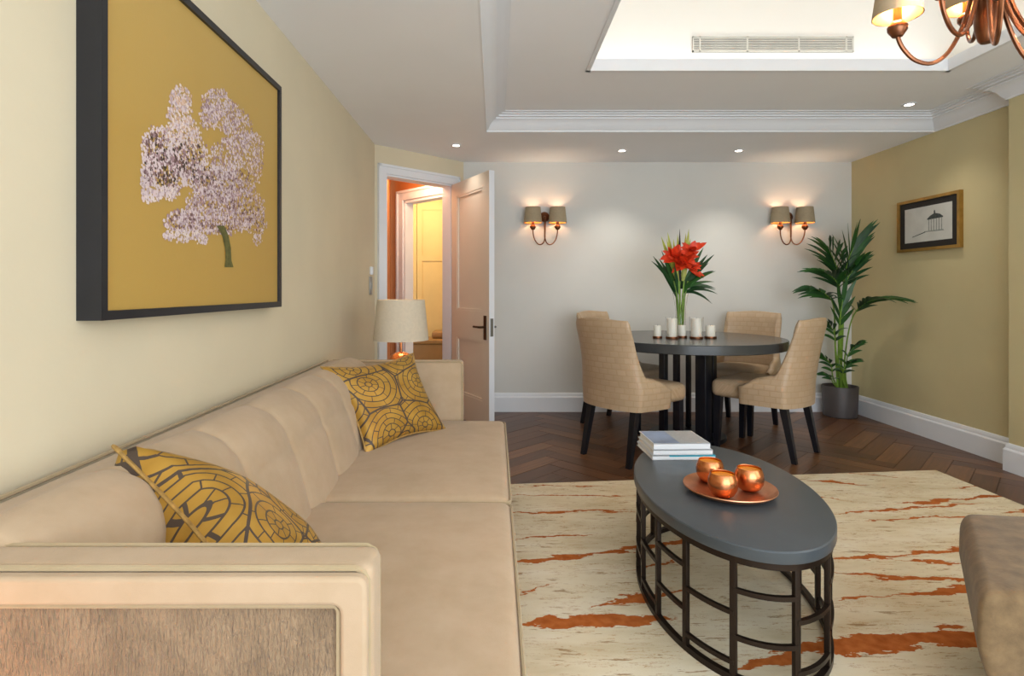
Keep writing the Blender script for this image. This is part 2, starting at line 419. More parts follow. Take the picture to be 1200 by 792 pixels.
# ceilings
struct('ceiling', MB().box((XL-.12, YF, ZC), (-.07, 5.3, ZC+.35)).box((-.07, 4.145, ZC), (XR+.12, 5.3, ZC+.35)), 'ceiling')
WX0, WX1, WY0, WY1 = .542, 2.64, .35, 3.28
struct('ceiling_tray', MB().box((-.07, YF, ZU), (WX0, 4.145, ZU+.06)).box((WX1, YF, ZU), (XR, 4.145, ZU+.06)).box((WX0, WY1, ZU), (WX1, 4.145, ZU+.06)).box((WX0, YF, ZU), (WX1, WY0, ZU+.06)), 'ceiling')
lip = MB(); zt = ZU+.062
for a, b in (((WX0-.012, WY0-.012), (WX0+.012, WY1+.012)), ((WX1-.012, WY0-.012), (WX1+.012, WY1+.012)), ((WX0-.012, WY1-.012), (WX1+.012, WY1+.012)), ((WX0-.012, WY0-.012), (WX1+.012, WY0+.012))):
    lip.box((a[0], a[1], ZU-.006), (b[0], b[1], zt))
struct('trim_1', lip, 'white')
g = .17; zz = 2.95
well = MB().box((WX0-g, WY1+g, ZU+.06), (WX1+g, WY1+g+.05, zz)).box((WX0-g, WY0-g-.05, ZU+.06), (WX1+g, WY0-g, zz)).box((WX0-g-.05, WY0-g, ZU+.06), (WX0-g, WY1+g, zz)).box((WX1+g, WY0-g, ZU+.06), (WX1+g+.05, WY1+g, zz)).box((WX0-g, WY0-g, zz), (WX1+g, WY1+g, zz+.05))
struct('ceiling_well', well, 'well')
light('cove_glow_back', 'AREA', ((WX0+WX1)/2, WY1+.07, ZU+.075), .65, (1, .95, .88), (R(180), 0, 0), shape='RECTANGLE', size=2.2, size_y=.06)
light('cove_glow_left', 'AREA', (WX0-.07, (WY0+WY1)/2, ZU+.075), .65, (1, .95, .88), (R(180), 0, R(90)), shape='RECTANGLE', size=2.9, size_y=.06)
light('cove_glow_right', 'AREA', (WX1+.07, (WY0+WY1)/2, ZU+.075), .65, (1, .95, .88), (R(180), 0, R(90)), shape='RECTANGLE', size=2.9, size_y=.06)
light('cove_glow_front', 'AREA', ((WX0+WX1)/2, WY0-.07, ZU+.075), .65, (1, .95, .88), (R(180), 0, 0), shape='RECTANGLE', size=2.2, size_y=.06)

def sweep(path, prof):
    P = [Vector((x, y)) for x, y in path]; n = len(P); ns = []
    for i in range(n-1):
        d = (P[i+1]-P[i]).normalized(); ns.append(Vector((d.y, -d.x)))
    rows = []
    for i in range(n):
        if i == 0: m = ns[0]
        elif i == n-1: m = ns[-1]
        else: m = (ns[i-1]+ns[i])/(1+ns[i-1].dot(ns[i]))
        rows.append([(P[i].x+m.x*o, P[i].y+m.y*o, z) for o, z in prof])
    vs = [p for r in rows for p in r]; k = len(prof); fs = []
    for i in range(n-1):
        for j in range(k): fs.append((i*k+j, i*k+(j+1) % k, (i+1)*k+(j+1) % k, (i+1)*k+j))
    fs += [tuple(range(k)), tuple(range((n-1)*k, n*k))]
    return MB().add(vs, fs)
corn = [(0, 0), (.010, 0), (.012, .010), (.022, .018), (.040, .050), (.066, .074), (.078, .078), (.078, .086), (.098, .090), (.098, .099), (.118, .103), (.118, .109), (.142, .112), (.142, .117), (0, .117)]
struct('trim_2', sweep([(-.07, YF), (-.07, 4.145), (XR, 4.145), (XR, YP), (XP, YP), (XP, YF)], [(o, ZC+z) for o, z in corn]), 'white', angle=25)
base = [(0, 0), (.020, 0), (.020, .128), (.016, .136), (.012, .140), (.012, .152), (.005, .168), (0, .170)]
struct('baseboard_back', sweep([(B0.x, YB), (XR, YB)], base), 'white', angle=25)
struct('baseboard_right', sweep([(XR, YB-.0), (XR, YP), (XP, YP), (XP, YF)], base), 'white', angle=25)
struct('baseboard_left', sweep([(XL, YF), (XL, 4.485)], base), 'white', angle=25)
# door casing, leaf
cas = MB(); cw = .075
for (x0, x1, z0, z1) in ((S0-cw, S0, 0, DH+cw), (S1, S1+cw, 0, DH+cw), (S0, S1, DH, DH+cw)):
    cas.box((x0, 0, z0), (x1, .018, z1), DT)
for (x0, x1, z0, z1) in ((S0-cw, S0-cw+.02, 0, DH+cw), (S1+cw-.02, S1+cw, 0, DH+cw), (S0-cw, S1+cw, DH+cw-.02, DH+cw)):
    cas.box((x0, .018, z0), (x1, .028, z1), DT)
for (x0, x1, z0, z1) in ((S0, S0+.015, 0, DH), (S1-.015, S1, 0, DH), (S0, S1, DH-.015, DH)): cas.box((x0, -.12, z0), (x1, .0, z1), DT)
struct('trim_3', cas, 'white')
H = A0+e*(S1-.02)+nrm*.02; Fp = Vector((-.045, 4.36, 0)); dl = (Fp-H); LL = dl.length; dl.normalize(); dn = Vector((dl.y, -dl.x, 0))   # dn faces the camera-left side? checked below
if dn.x > 0: dn = -dn
LT = Matrix(((dl.x, dn.x, 0, 0), (dl.y, dn.y, 0, 0), (0, 0, 1, 0), (0, 0, 0, 1)))
door = bpy.data.objects.new('door_1', None); COL.objects.link(door); door.location = H; door['kind'] = 'structure'
def dbox(a, b, name, mat, par=door): return MB().box(a, b, LT).build(name, mat, par)
th = .045; ST = .115
fr = MB()
for a, b in (((0, 0, .008), (ST, th, 2.03)), ((LL-ST, 0, .008), (LL, th, 2.03)), ((ST, 0, 1.915), (LL-ST, th, 2.03)), ((ST, 0, .70), (LL-ST, th, .93)), ((ST, 0, .008), (LL-ST, th, .22))): fr.box((a[0], a[1]-th, a[2]), (b[0], b[1]-th, b[2]), LT)
fr.build('door_frame', 'door', door)
for z0, z1 in ((.93, 1.915), (.22, .70)):
    p = dbox((ST, -th+.012, z0), (LL-ST, -.012, z1), 'panel', 'door')
    mm = MB()
    for (x0, x1, a, b) in ((ST, ST+.018, z0, z1), (LL-ST-.018, LL-ST, z0, z1), (ST, LL-ST, z0, z0+.018), (ST, LL-ST, z1-.018, z1)): mm.box((x0, -.012, a), (x1, -.003, b), LT)
    mm.build('molding', 'door', p)
dbox((LL, -th, .008), (LL+.002, 0, 2.03), 'door_edge', 'white')
hz = .81
dbox((LL-.085, 0, hz-.1), (LL-.045, .006, hz+.09), 'handle_plate', 'brassdark')
MB().tube([(LL-.065, 0, hz), (LL-.065, .045, hz), (LL-.075, .052, hz), (LL-.17, .052, hz)], .009, 8, LT).build('handle', 'brassdark', door)
MB().tube([(LL-.065, -th, hz), (LL-.065, -th-.045, hz), (LL-.075, -th-.052, hz), (LL-.17, -th-.052, hz)], .009, 8, LT).build('handle', 'chrome', door)
dbox((LL+.002, -th+.01, hz-.07), (LL+.004, -.01, hz+.07), 'lock_plate', 'chrome')
# hallway beyond the door
struct('wall_hall_left', MB().prism([(-.91, 4.63), (-1.10, 5.93), (-1.22, 5.93), (-1.22, 4.40)], -.05, 2.75), 'orange')
hp = Vector((-1.06, 5.96, 0)); he = Vector((.72, -.69, 0)).normalized(); hn = Vector((-he.y*-1, he.x*-1, 0))
HT = Matrix(((he.x, -he.y*-1*-1, 0, hp.x), (he.y, he.x, 0, hp.y), (0, 0, 1, 0), (0, 0, 0, 1)))
# local y points away from the camera
hw = MB().box((-.3, 0, -.05), (.17, .1, 2.9), HT).box((.17, 0, 2.03), (1.0, .1, 2.9), HT)
struct('wall_hall_back', hw, 'orange')
hc = MB()
for (x0, x1, z0, z1) in ((.06, .16, 0, 2.13), (.16, 1.0, 2.03, 2.13)):
    hc.box((x0, -.02, z0), (x1, 0, z1), HT)
hc.box((.15, -.005, 0), (.185, .1, 2.03), HT).box((.15, -.005, 2.0), (.98, .1, 2.03), HT).box((.06, -.032, 0), (.085, -.02, 2.13), HT).box((.06, -.032, 2.105), (.98, -.02, 2.13), HT)
struct('trim_4', hc, 'white')
struct('wall_far_room', MB().box((-3.0, 8.3, -.05), (.6, 8.4, 2.9)), 'hall')
struct('wall_far_left', MB().box((-3.05, 5.9, -.05), (-2.95, 8.4, 2.9)), 'hall')
struct('wall_far_right', MB().box((.5, 5.23, -.05), (.6, 8.4, 2.9)), 'hall')
struct('ceiling_hall', MB().box((-3.05, 5.3, 2.6), (.6, 8.4, 2.7)), 'well')
struct('ceiling_lobby', MB().prism([(-1.3, 4.55), (-.95, 4.62), (-.25, 5.3), (-1.3, 5.3)], 2.5, 2.6), 'well')
struct('floor_hall', MB().box((-3.0, 4.5, -.011), (.5, 8.3, -.001)).box((-1.0, 4.5, -.011), (-.9, 4.6, -.002)), 'hallwood') if False else None
wr = thing('panelled_wardrobe', 'tall cream panelled wardrobe seen through the open doorway', 'wardrobe', (-1.05, 7.75, 0))
MB().box((-.9, 0, 0), (1.3, .5, 2.35)).build('carcass', 'hall', wr)
for i in range(5):
    x0 = -.9+i*.44
    dd = MB().box((x0+.004, -.022, .05), (x0+.436, 0, 2.3)).build('door', 'hall', wr)
    f2 = MB()
    for (a, b, c, d_) in ((x0+.004, x0+.074, .05, 2.3), (x0+.366, x0+.436, .05, 2.3), (x0+.074, x0+.366, .05, .15), (x0+.074, x0+.366, 2.2, 2.3), (x0+.074, x0+.366, 1.5, 1.58)): f2.box((a, -.036, c), (b, -.022, d_))
    f2.build('door_frame', 'hall', dd)
bn = thing('bedroom_bench', 'low ochre wooden chest seen through the open doorway', 'chest', (-.85, 6.9, 0))
MB().rcube((-.35, 0, .0), (.65, .5, .44), .01, 1).build('body', 'hallwood', bn)
MB().rcube((-.37, -.02, .44), (.67, .52, .49), .01, 1).build('lid', 'hallwood', bn)
MB().rcube((0.05, .2, .49), (.65, .5, .58), .03, 2).build('cushion', 'hallwood', bn)
st = thing('standing_lamp', 'slim pale column lamp beside the wardrobe beyond the doorway', 'lamp', (at(524, 400, 7.58).x, 7.58, 0))
MB().lathe([(0, 0), (.09, 0), (.09, .02), (.012, .03), (.012, 1.15), (0, 1.15)], n=16).build('pole', 'brassdark', st)
MB().lathe([(.045, 1.15), (.05, 1.75), (.044, 1.75), (.04, 1.15)], n=20, closed=True).build('lamp_shade', 'lampshade', st)
light('hall_lamp', 'POINT', (-.75, 5.25, 2.2), 7, (1, .72, .46), shadow_soft_size=.1)
light('far_room_lamp', 'POINT', (-.9, 6.9, 2.2), 17, (1, .78, .48), shadow_soft_size=.15)

# ------------------------------------------------------------------ ceiling things
def downlight(x, y, z, label, en=15):
    t = thing('ceiling_downlight', label, 'downlight', (x, y, z), group='recessed downlights')
    MB().lathe([(.026, 0), (.042, 0), (.044, -.004), (.040, -.007), (.028, -.006)], closed=True, n=24).build('bezel', 'white', t)
    MB().lathe([(0, -.001), (.027, -.001), (.027, -.004), (0, -.004)], n=20).build('lens', 'downlight', t)
    light('downlight_beam', 'SPOT', (x, y, z-.012), en, (1, .93, .82), spot_size=R(100), spot_blend=.9, shadow_soft_size=.03)
downlight(-.31, 4.51, ZC, 'small recessed ceiling downlight in front of the open door', 6)
downlight(1.056, 4.68, ZC, 'small recessed ceiling downlight above and right of the left sconce')
downlight(2.026, 4.68, ZC, 'small recessed ceiling downlight nearest the right sconce')
downlight(2.85, 3.875, ZU, 'small recessed downlight in the raised tray ceiling', 8)
vt = thing('air_vent', 'long white slatted air vent in the lit ceiling recess', 'vent', (0, WY1+g, 0))
va = at(811, 43.5, WY1+g); vb = at(999, 61.5, WY1+g)
MB().box((va.x-.0, -.006, vb.z), (vb.x, -.001, va.z)).build('backing', 'dark', vt)
vf = MB(); hh = .007
for (a, b, c, d_) in ((va.x, vb.x, va.z-hh, va.z), (va.x, vb.x, vb.z, vb.z+hh), (va.x, va.x+hh, vb.z, va.z), (vb.x-hh, vb.x, vb.z, va.z), (va.x+.04, va.x+.048, vb.z, va.z), (vb.x-.048, vb.x-.04, vb.z, va.z), (va.x+.33, va.x+.338, vb.z, va.z), (vb.x-.338, vb.x-.33, vb.z, va.z)): vf.box((a, -.014, c), (b, -.006, d_))
vf.build('frame', 'slat', vt)
for i in range(7):
    z = vb.z+hh+(va.z-vb.z-2*hh)*(i+.5)/7
    MB().box((va.x+hh, -.013, z-.0028), (vb.x-hh, -.006, z+.0028)).build('slat', 'slat', vt)

# shared little lamp: cup, candle, bulb, shade
def smooth(pts, k=4):
    P = [Vector(p) for p in pts]; out = []
    for i in range(len(P)-1):
        a, b, c, d = P[max(i-1, 0)], P[i], P[i+1], P[min(i+2, len(P)-1)]
        for j in range(k):
            t = j/k; out.append(.5*((2*b)+(c-a)*t+(2*a-5*b+4*c-d)*t*t+(3*b-a-3*c+d)*t**3))
    return out+[P[-1]]
def shade_parts(t, c, s=1.0, rb=.078, rt=.062, h=.15, mat='shade', lift=.0):
    x, y, z = c
    T = TR(x, y, z)
    MB().lathe([(0, -.03*s), (.014*s, -.026*s), (.026*s, -.008*s), (.027*s, .004*s), (.02*s, .016*s), (.012*s, .02*s), (0, .02*s)], T, 20).build('cup', 'antique', t)
    MB().lathe([(0, .018*s), (.012*s, .018*s), (.012*s, .06*s), (0, .06*s)], T, 14).build('candle_tube', 'antique', t)
    MB().lathe([(0, .058*s), (.012*s, .066*s), (.017*s, .085*s), (.010*s, .11*s), (0, .125*s)], T, 14).build('bulb', 'bulb', t)
    z0 = .035*s+lift
    sh = MB().lathe([(rb, z0), (rt, z0+h), (rt-.002, z0+h), (rb-.002, z0)], T, 32, closed=True).build('lamp_shade', mat, t)
    MB().lathe([(rb-.003, z0+.002), (rt-.003, z0+h-.002), (rt-.004, z0+h-.002), (rb-.004, z0+.002)], T, 32, closed=True).build('lining', 'shadein', sh)
def sconce(x, z, label):
    t = thing('wall_sconce', label, 'wall lamp', (x, YB, z), group='copper wall sconces')
    MB().lathe([(0, .028), (.018, .027), (.036, .018), (.045, .006), (.046, 0), (0, 0)], TR(0, 0, .03, rx=R(90)), 28).build('wall_plate', 'antique', t)
    MB().tube([(0, -.02, .03), (0, -.05, .02), (0, -.055, -.02), (0, -.055, -.16)], [.009, .009, .010, .007], 10).build('stem', 'antique', t)
    for sx in (-1, 1):
        pts = []
        for i in range(17):
            a = PI*i/16
            pts.append((sx*(.055-.055*math.cos(a)), -.055-.03*i/16, -.155-.085*math.sin(a)+.06*(i/16)**2))
        MB().tube(pts, .0055, 8).build('arm', 'antique', t)
        shade_parts(t, (sx*.11, -.085, -.07), rb=.082, rt=.068, h=.14, lift=.0)
    for sx in (-1, 1):
        light('sconce_glow', 'POINT', (x+sx*.11, YB-.085, z+.035), 0.9, (1, .82, .6), shadow_soft_size=.02)
sconce(.449, 1.735, 'twin-shade copper wall sconce nearer the door')
sconce(2.656, 1.735, 'twin-shade copper wall sconce above the palm and right dining chairs')

# chandelier
HX, HY, HZ = 1.485, 1.70, 1.785
ch = thing('chandelier', 'copper many-armed chandelier with small taupe shades hanging from the ceiling recess', 'chandelier', (HX, HY, HZ))
MB().lathe([(0, .06), (.016, .062), (.022, .07), (.03, .10), (.034, .16), (.030, .24), (.02, .34), (.026, .40), (.014, .46), (.008, .5), (.006, zz-HZ-.04), (0, zz-HZ-.04)], n=24).build('hub', 'antique', ch)
MB().lathe([(0, zz-HZ-.04), (.05, zz-HZ-.035), (.06, zz-HZ), (0, zz-HZ)], n=24).build('ceiling_rose', 'antique', ch)
for deg, up_ in ((180, 0), (235, 0), (275, 0), (320, 0), (5, 0), (60, .14), (208, .05), (270, .14), (335, .14)):
    a = R(deg); ca, sa = math.cos(a), math.sin(a)
    ctrl = [(r_*ca, r_*sa, z_+up_) for r_, z_ in smooth([(.028, .34), (.040, .23), (.070, .12), (.115, .035), (.165, 0), (.215, .008), (.250, .040), (.267, .072), (.27, .10)])]
    MB().tube(ctrl, .0062, 8).build('arm', 'antique', ch)
    shade_parts(ch, (.27*ca, .27*sa, .106+up_), rb=.066, rt=.050, h=.12)
    light('chandelier_glow', 'POINT', (HX+.27*ca, HY+.27*sa, HZ+.106+up_+.085), 2.6, (1, .90, .78), shadow_soft_size=.03)

# ------------------------------------------------------------------ wall things
sw = thing('light_switch', 'steel light switch on the cream wall left of the doorway', 'light switch', (XL, 4.33, 1.14))
MB().rcube((0, -.04, -.075), (.008, .04, .065), .003, 1).build('plate', 'switch', sw)
MB().box((.008, -.012, -.03), (.014, .012, .02)).build('rocker', 'switch', sw)
tc = tag(MB().rcube((0, -.02, -.0), (.022, .02, .06), .004, 1).build('room_thermostat', 'white', loc=(XL, 4.33, 1.22)), 'tiny white thermostat on the cream wall just above the switch', 'thermostat')
# big tree picture on the left wall
PX = -.9; y0, y1, z0, z1 = 1.288, 2.377, 1.03, 1.957
pic = thing('tree_picture', 'large gold picture of a blossoming tree in a deep black frame', 'picture', (XL, (y0+y1)/2, (z0+z1)/2))
HY_, HZ_ = (y1-y0)/2, (z1-z0)/2; D = PX-XL
fm = MB(); rw = .022
for a, b in (((0, -HY_, -HZ_), (D, -HY_+rw, HZ_)), ((0, HY_-rw, -HZ_), (D, HY_, HZ_)), ((0, -HY_+rw, -HZ_), (D, HY_-rw, -HZ_+rw)), ((0, -HY_+rw, HZ_-rw), (D, HY_-rw, HZ_))): fm.box(a, b)
fm.build('frame', 'black', pic)
cz = D-.010
MB().box((.01, -HY_+rw, -HZ_+rw), (cz, HY_-rw, HZ_-rw)).build('canvas', 'canvas', pic)
XC = XL+cz
def canv(px, py):
    Y = XC/((px-VX)/F); Z = EYE+(VY-py)/F*Y
    return Y-(y0+y1)/2, Z-(z0+z1)/2
blobs = [(245,90,42,50,0),(240,150,48,60,0),(390,105,55,52,1),(435,160,50,60,1),(360,160,35,50,1),(480,215,55,75,1),(525,290,52,65,1),(555,350,22,55,1),(150,285,58,78,2),(120,380,30,60,2),(195,380,80,80,2),(270,320,80,85,2),(250,230,70,55,0),(330,400,75,55,2),(430,330,60,75,1),(400,430,100,65,3),(480,420,75,60,3),(380,510,110,60,3),(490,530,90,70,3),(550,590,40,50,3),(250,580,65,42,3),(330,580,90,50,3),(250,640,70,26,4),(330,655,25,20,4),(555,660,18,20,4),(130,480,40,25,4),(200,470,35,25,4),(100,430,14,60,4),(420,600,90,35,3)]
tones = {0: (0,4,6,1), 1: (0,1,0,2), 2: (0,3,2,5), 3: (0,2,3,1), 4: (0,4,1,0)}
rr = random.Random(3)
bl = MB()
for bx, by, rx, ry, tn in blobs:
    cnt = int(rx*ry*.085)+8
    for i in range(cnt):
        a = rr.uniform(0, 2*PI); q = math.sqrt(rr.random())*(1+.18*rr.random())
        x = bx+rx*q*math.cos(a); y = by+ry*q*math.sin(a)
        pu, pv = canv(140+x/3.442, 90+y/3.442)
        s_ = rr.uniform(.0035, .0075); k = rr.choice((4, 5)); ph = rr.uniform(0, PI)
        dark = rr.random()
        mi = rr.choice(tones[tn])
        if q > .8 and mi in (3, 5): mi = 0
        xx = cz+.0004+rr.uniform(0, .0012)
        bl.add([(xx, pu+s_*math.cos(ph+2*PI*j/k)*rr.uniform(.6, 1.1), pv+s_*math.sin(ph+2*PI*j/k)*rr.uniform(.6, 1.1)) for j in range(k)], [tuple(range(k))], mi=mi)
bl.build('painted_blossom', ['blossom%d' % i for i in range(7)], pic, kind='stuff')
tk = []
for x, y, wd_ in ((405, 600, 16), (425, 640, 13), (436, 690, 12), (438, 740, 12), (440, 768, 18)):
    a = canv(140+(x-wd_)/3.442, 90+y/3.442); b = canv(140+(x+wd_)/3.442, 90+y/3.442); tk.append((a, b))
tm = MB(); vs = []
for a, b in tk: vs += [(cz+.0018, a[0], a[1]), (cz+.0018, b[0], b[1])]
tm.add(vs, [(2*i, 2*i+1, 2*i+3, 2*i+2) for i in range(len(tk)-1)])
tm.build('painted_trunk', 'trunkpaint', pic)
# small picture on the right wall
sp = thing('pavilion_picture', 'small gilt framed drawing of a domed pavilion on the olive wall', 'picture', (XR, 4.193, 1.596))
hy, hz2 = .303, .199; fm = MB(); rw = .022
for a, b in (((-.028, -hy, -hz2), (0, -hy+rw, hz2)), ((-.028, hy-rw, -hz2), (0, hy, hz2)), ((-.028, -hy+rw, -hz2), (0, hy-rw, -hz2+rw)), ((-.028, -hy+rw, hz2-rw), (0, hy-rw, hz2))): fm.box(a, b)
fm.build('frame', 'gold', sp)
MB().box((-.016, -hy+rw, -hz2+rw), (-.004, hy-rw, hz2-rw)).build('mount', 'matt', sp)
dr = MB().box((-.018, -hy+.075, -hz2+.068), (-.016, hy-.075, hz2-.068)).build('drawing', 'art_paper', sp)
ink = MB(); ik = -.0185
def pl(pts, mi=0): ink.add([(ik, -a, b) for a, b in pts], [tuple(range(len(pts)))], mi=mi)
pl([(.00,.035),(.03,.055),(.06,.066),(.07,.075),(.08,.068),(.12,.058),(.15,.038),(.15,.030),(.00,.027)])
pl([(.062,.072),(.078,.072),(.076,.086),(.07,.094),(.064,.086)])
for a in (.012, .035, .058, .084, .108, .132): pl([(a, -.055), (a+.009, -.055), (a+.009, .03), (a, .03)], 1)
pl([(-.03,-.055),(.15,-.055),(.16,-.066),(-.03,-.062)], 1); pl([(-.15,-.087),(-.02,-.058),(.0,-.058),(-.02,-.065),(-.15,-.092)])
ink.build('ink_pavilion', ['ink', 'ink2'], dr)

# ------------------------------------------------------------------ rug
rp = [(-.03, 3.147), (2.665, 3.405), (2.70, .25), (-.03, .25)]
tag(MB().prism([(x, y) for x, y in reversed(rp)], .0015, .013).build('area_rug', 'rug'), 'cream area rug with torn rust streaks under the coffee table', 'rug')

# ------------------------------------------------------------------ sofa
SY0, SY1 = .80, 3.18; XB = -.935; AT = .075
sofa = thing('sofa', 'long beige upholstered sofa with channelled back along the cream wall', 'sofa', (0, 0, 0))
def sb(): return MB()
sb().rcube((XB+.01, SY0+.02, .06), (.015, SY1-.02, .25), .02, 6).build('base', 'sofa', sofa)
for (x, y) in ((XB+.08, SY0+.1), (-.06, SY0+.12), (XB+.08, SY1-.1), (-.06, SY1-.1)):
    MB().lathe([(0, 0), (.018, 0), (.026, .07), (0, .07)], TR(x, y, 0), 14).build('leg', 'ebony', sofa)
SH = .385; SM = 1.92
for a, b in ((SY0+AT, SM), (SM, SY1-AT)):
    def fn(p, a=a, b=b):
        u = (p.y-a)/(b-a); v = (p.x+.66)/.72
        if p.z > .3: p = p+Vector((0, 0, .018*(max(0, math.sin(PI*min(1, max(0, u))))**.6)*(max(0, math.sin(PI*min(1, max(0, v))))**.6)))
        return p
    c = sb().rcube((-.68, a+.003, .235), (.055, b-.003, SH), .032, 14, fn=fn).build('seat_cushion', 'sofa', sofa)
    for zz_ in (SH-.012, .25):
        ya, yb = a+.004, b-.004; r_ = .028; pts = []
        for (cx, cy, s0) in ((.055-r_, ya+r_, -90), (.055-r_, yb-r_, 0)):
            for i in range(7): an = R(s0+90*i/6); pts.append((cx+r_*math.cos(an), cy+r_*math.sin(an), zz_))
        pts = [(-.62, ya+.001, zz_)]+pts+[(-.62, yb-.001, zz_)]
        MB().tube(pts, .0045, 6).build('piping', 'pipe', c)
sb().rcube((-.10, SY0+.03, .075), (.045, SY1-.03, .236), .02, 6).build('seat_front', 'sofa', sofa)
# back with channels
prof = [(-.600, .36), (-.618, .42), (-.640, .50), (-.665, .58), (-.695, .645), (-.735, .690), (-.79, .712), (-.86, .715), (-.915, .708), (-.93, .69), (-.935, .6), (-.935, .3)]
def pint(t):
    L = [0]
    for i in range(len(prof)-1): L.append(L[-1]+math.hypot(prof[i+1][0]-prof[i][0], prof[i+1][1]-prof[i][1]))
    s_ = t*L[-1]
    for i in range(len(prof)-1):
        if s_ <= L[i+1]+1e-9:
            u = (s_-L[i])/(L[i+1]-L[i]); d = (prof[i+1][0]-prof[i][0], prof[i+1][1]-prof[i][1]); l = math.hypot(*d)
            return prof[i][0]+d[0]*u, prof[i][1]+d[1]*u, d[1]/l, -d[0]/l, s_
bk = MB(); NU, NV = 260, 54; ya, yb = SY0+AT-.01, SY1-AT+.01; vs = []; NC = 7
for i in range(NU+1):
    y = ya+(yb-ya)*i/NU; cu = (i/NU*NC) % 1
    for j in range(NV+1):
        x, z, nx, nz, s_ = pint(j/NV)
        inz = 1 if s_ < .43 else max(0, 1-(s_-.43)/.06)
        ch_ = (4*cu*(1-cu))**.32
        hv = abs(s_-.235); hseam = min(1, hv/.03)**.5*.55+.45
        b_ = .028*ch_*hseam*inz
        vs.append((x+nx*b_, y, z+nz*b_))
k = NV+1; fs = [(i*k+j, i*k+j+1, (i+1)*k+j+1, (i+1)*k+j) for i in range(NU) for j in range(NV)]
fs += [(i*k+NV, i*k, (i+1)*k, (i+1)*k+NV) for i in range(NU)]
fs += [tuple(range(k)), tuple(range(NU*k, NU*k+k))]
bk.add(vs, fs)
bo = bk.build('backrest', 'sofa', sofa, angle=60)
MB().tube([(-.925, ya, .711), (-.925, yb, .711)], .005, 6).build('piping', 'pipe', bo)
# arms: thin upright panels with piping; outer faces carry a recessed ribbed panel
ZA = .707; XA = -.175
def arm(y0_, y1_, out):
    a = sb().rcube((XB, y0_, .06), (XA, y1_, ZA), .016, 4).build('arm', 'sofa', sofa)
    for y in (y0_+.002, y1_-.002):
        MB().tube([(XA-.006, y, .08), (XA-.006, y, ZA-.02), (XA-.011, y, ZA-.009), (XA-.022, y, ZA-.003), (XB+.02, y, ZA-.003)], .0045, 6).build('piping', 'pipe', a)
    yo = y0_ if out < 0 else y1_
    # raised surround and recessed panel on the outer face
    t = .020; u_ = [(XB, .06), (XB+.04, .06), (XB+.04, ZA-.045)]
    for i in range(5): an = R(90-90*i/4); u_.append((XA-.040-.012+.012*math.cos(an), ZA-.045-.012+.012*math.sin(an)))
    u_ += [(XA-.040, .06), (XA-.003, .06)]
    for i in range(6): an = R(90*i/5); u_.append((XA-.003-.016+.016*math.cos(an), ZA-.006-.016+.016*math.sin(an)))
    u_ += [(XB, ZA-.006)]
    Tm = Matrix(((1, 0, 0, 0), (0, 0, out, yo), (0, 1, 0, 0), (0, 0, 0, 1)))
    fr = MB().prism(u_, -.001, t, Tm).build('border', 'sofa', a)
    bv = fr.modifiers.new('bevel', 'BEVEL'); bv.width = .006; bv.segments = 3; bv.limit_method = 'ANGLE'
    sb().rcube((XB+.04, min(yo-out*.002, yo+out*.006), .10), (XA-.04, max(yo-out*.002, yo+out*.006), ZA-.045), .003, 8).build('outer_panel', 'sofapanel', a)
    MB().tube([(XA-.044, yo+out*.010, .10), (XA-.044, yo+out*.010, ZA-.055), (XA-.05, yo+out*.010, ZA-.049), (XB+.04, yo+out*.010, ZA-.049)], .004, 6).build('piping', 'pipe', a)
arm(SY0, SY0+AT, -1); arm(SY1-AT, SY1, 1)

# pillows
def pillow(name, label, cs, T=.085, group='gold patterned pillows on the sofa', flip=1, uvo=0, back=1.0):
    A, B, C, D_ = [Vector(c) for c in cs]   # A-B bottom/top edges: A(0,0) B(1,0) C(1,1) D(0,1)
    ctr = (A+B+C+D_)/4; n_ = (B-A).cross(D_-A).normalized()*flip
    m = 26; vs = []; uv = []; idx = {}
    def pos(u, v):
        # pull the edges in so that corners stay pointed
        pu = u+(.5-u)*.16*math.sin(PI*v)*1.0*abs(2*u-1)**1; pv = v+(.5-v)*.16*math.sin(PI*u)*abs(2*v-1)**1
        return (A*(1-pu)+B*pu)*(1-pv)+(D_*(1-pu)+C*pu)*pv
    fs = []
    for sgn in (1, -1):
        for i in range(m+1):
            for j in range(m+1):
                u, v = i/m, j/m
                edge = i in (0, m) or j in (0, m)
                if edge and (i, j) in idx and sgn < 0: continue
                h = T*(max(0, 1-(2*u-1)**2)*max(0, 1-(2*v-1)**2))**.37
                if sgn < 0: h *= back
                h *= 1+.05*math.sin(9*u+3*v)*math.sin(7*v)
                idx[(sgn, i, j)] = len(vs)
                if edge: idx[(i, j)] = len(vs); idx[(1, i, j)] = len(vs); idx[(-1, i, j)] = len(vs)
                vs.append(pos(u, v)+n_*h*sgn-ctr); uv.append((u+uvo, v+uvo))
        for i in range(m):
            for j in range(m):
                q = [idx[(sgn, a, b)] for a, b in ((i, j), (i+1, j), (i+1, j+1), (i, j+1))]
                if sgn*flip < 0: q.reverse()
                fs.append(tuple(q))
    t = thing(name, label, 'pillow', ctr, group=group)
    MB().add(vs, fs).build('cover', 'pillow', t, uvs=uv, angle=70)
    pts = []
    for (u0, v0, u1, v1) in ((0,0,1,0), (1,0,1,1), (1,1,0,1), (0,1,0,0)):
        for i in range(20): s_ = i/20; pts.append(pos(u0+(u1-u0)*s_, v0+(v1-v0)*s_)-ctr)
    MB().tube(pts, .0045, 6, cyc=True).build('piping', 'goldpipe', t)
    return t
pillow('throw_pillow', 'gold pillow with dark arcs reclining by the near sofa arm', [(-.447, 1.00, .565), (-.36, 1.24, .43), (-.60, 1.47, .43), (-.82, 1.21, .765)], T=.115, back=1.7)
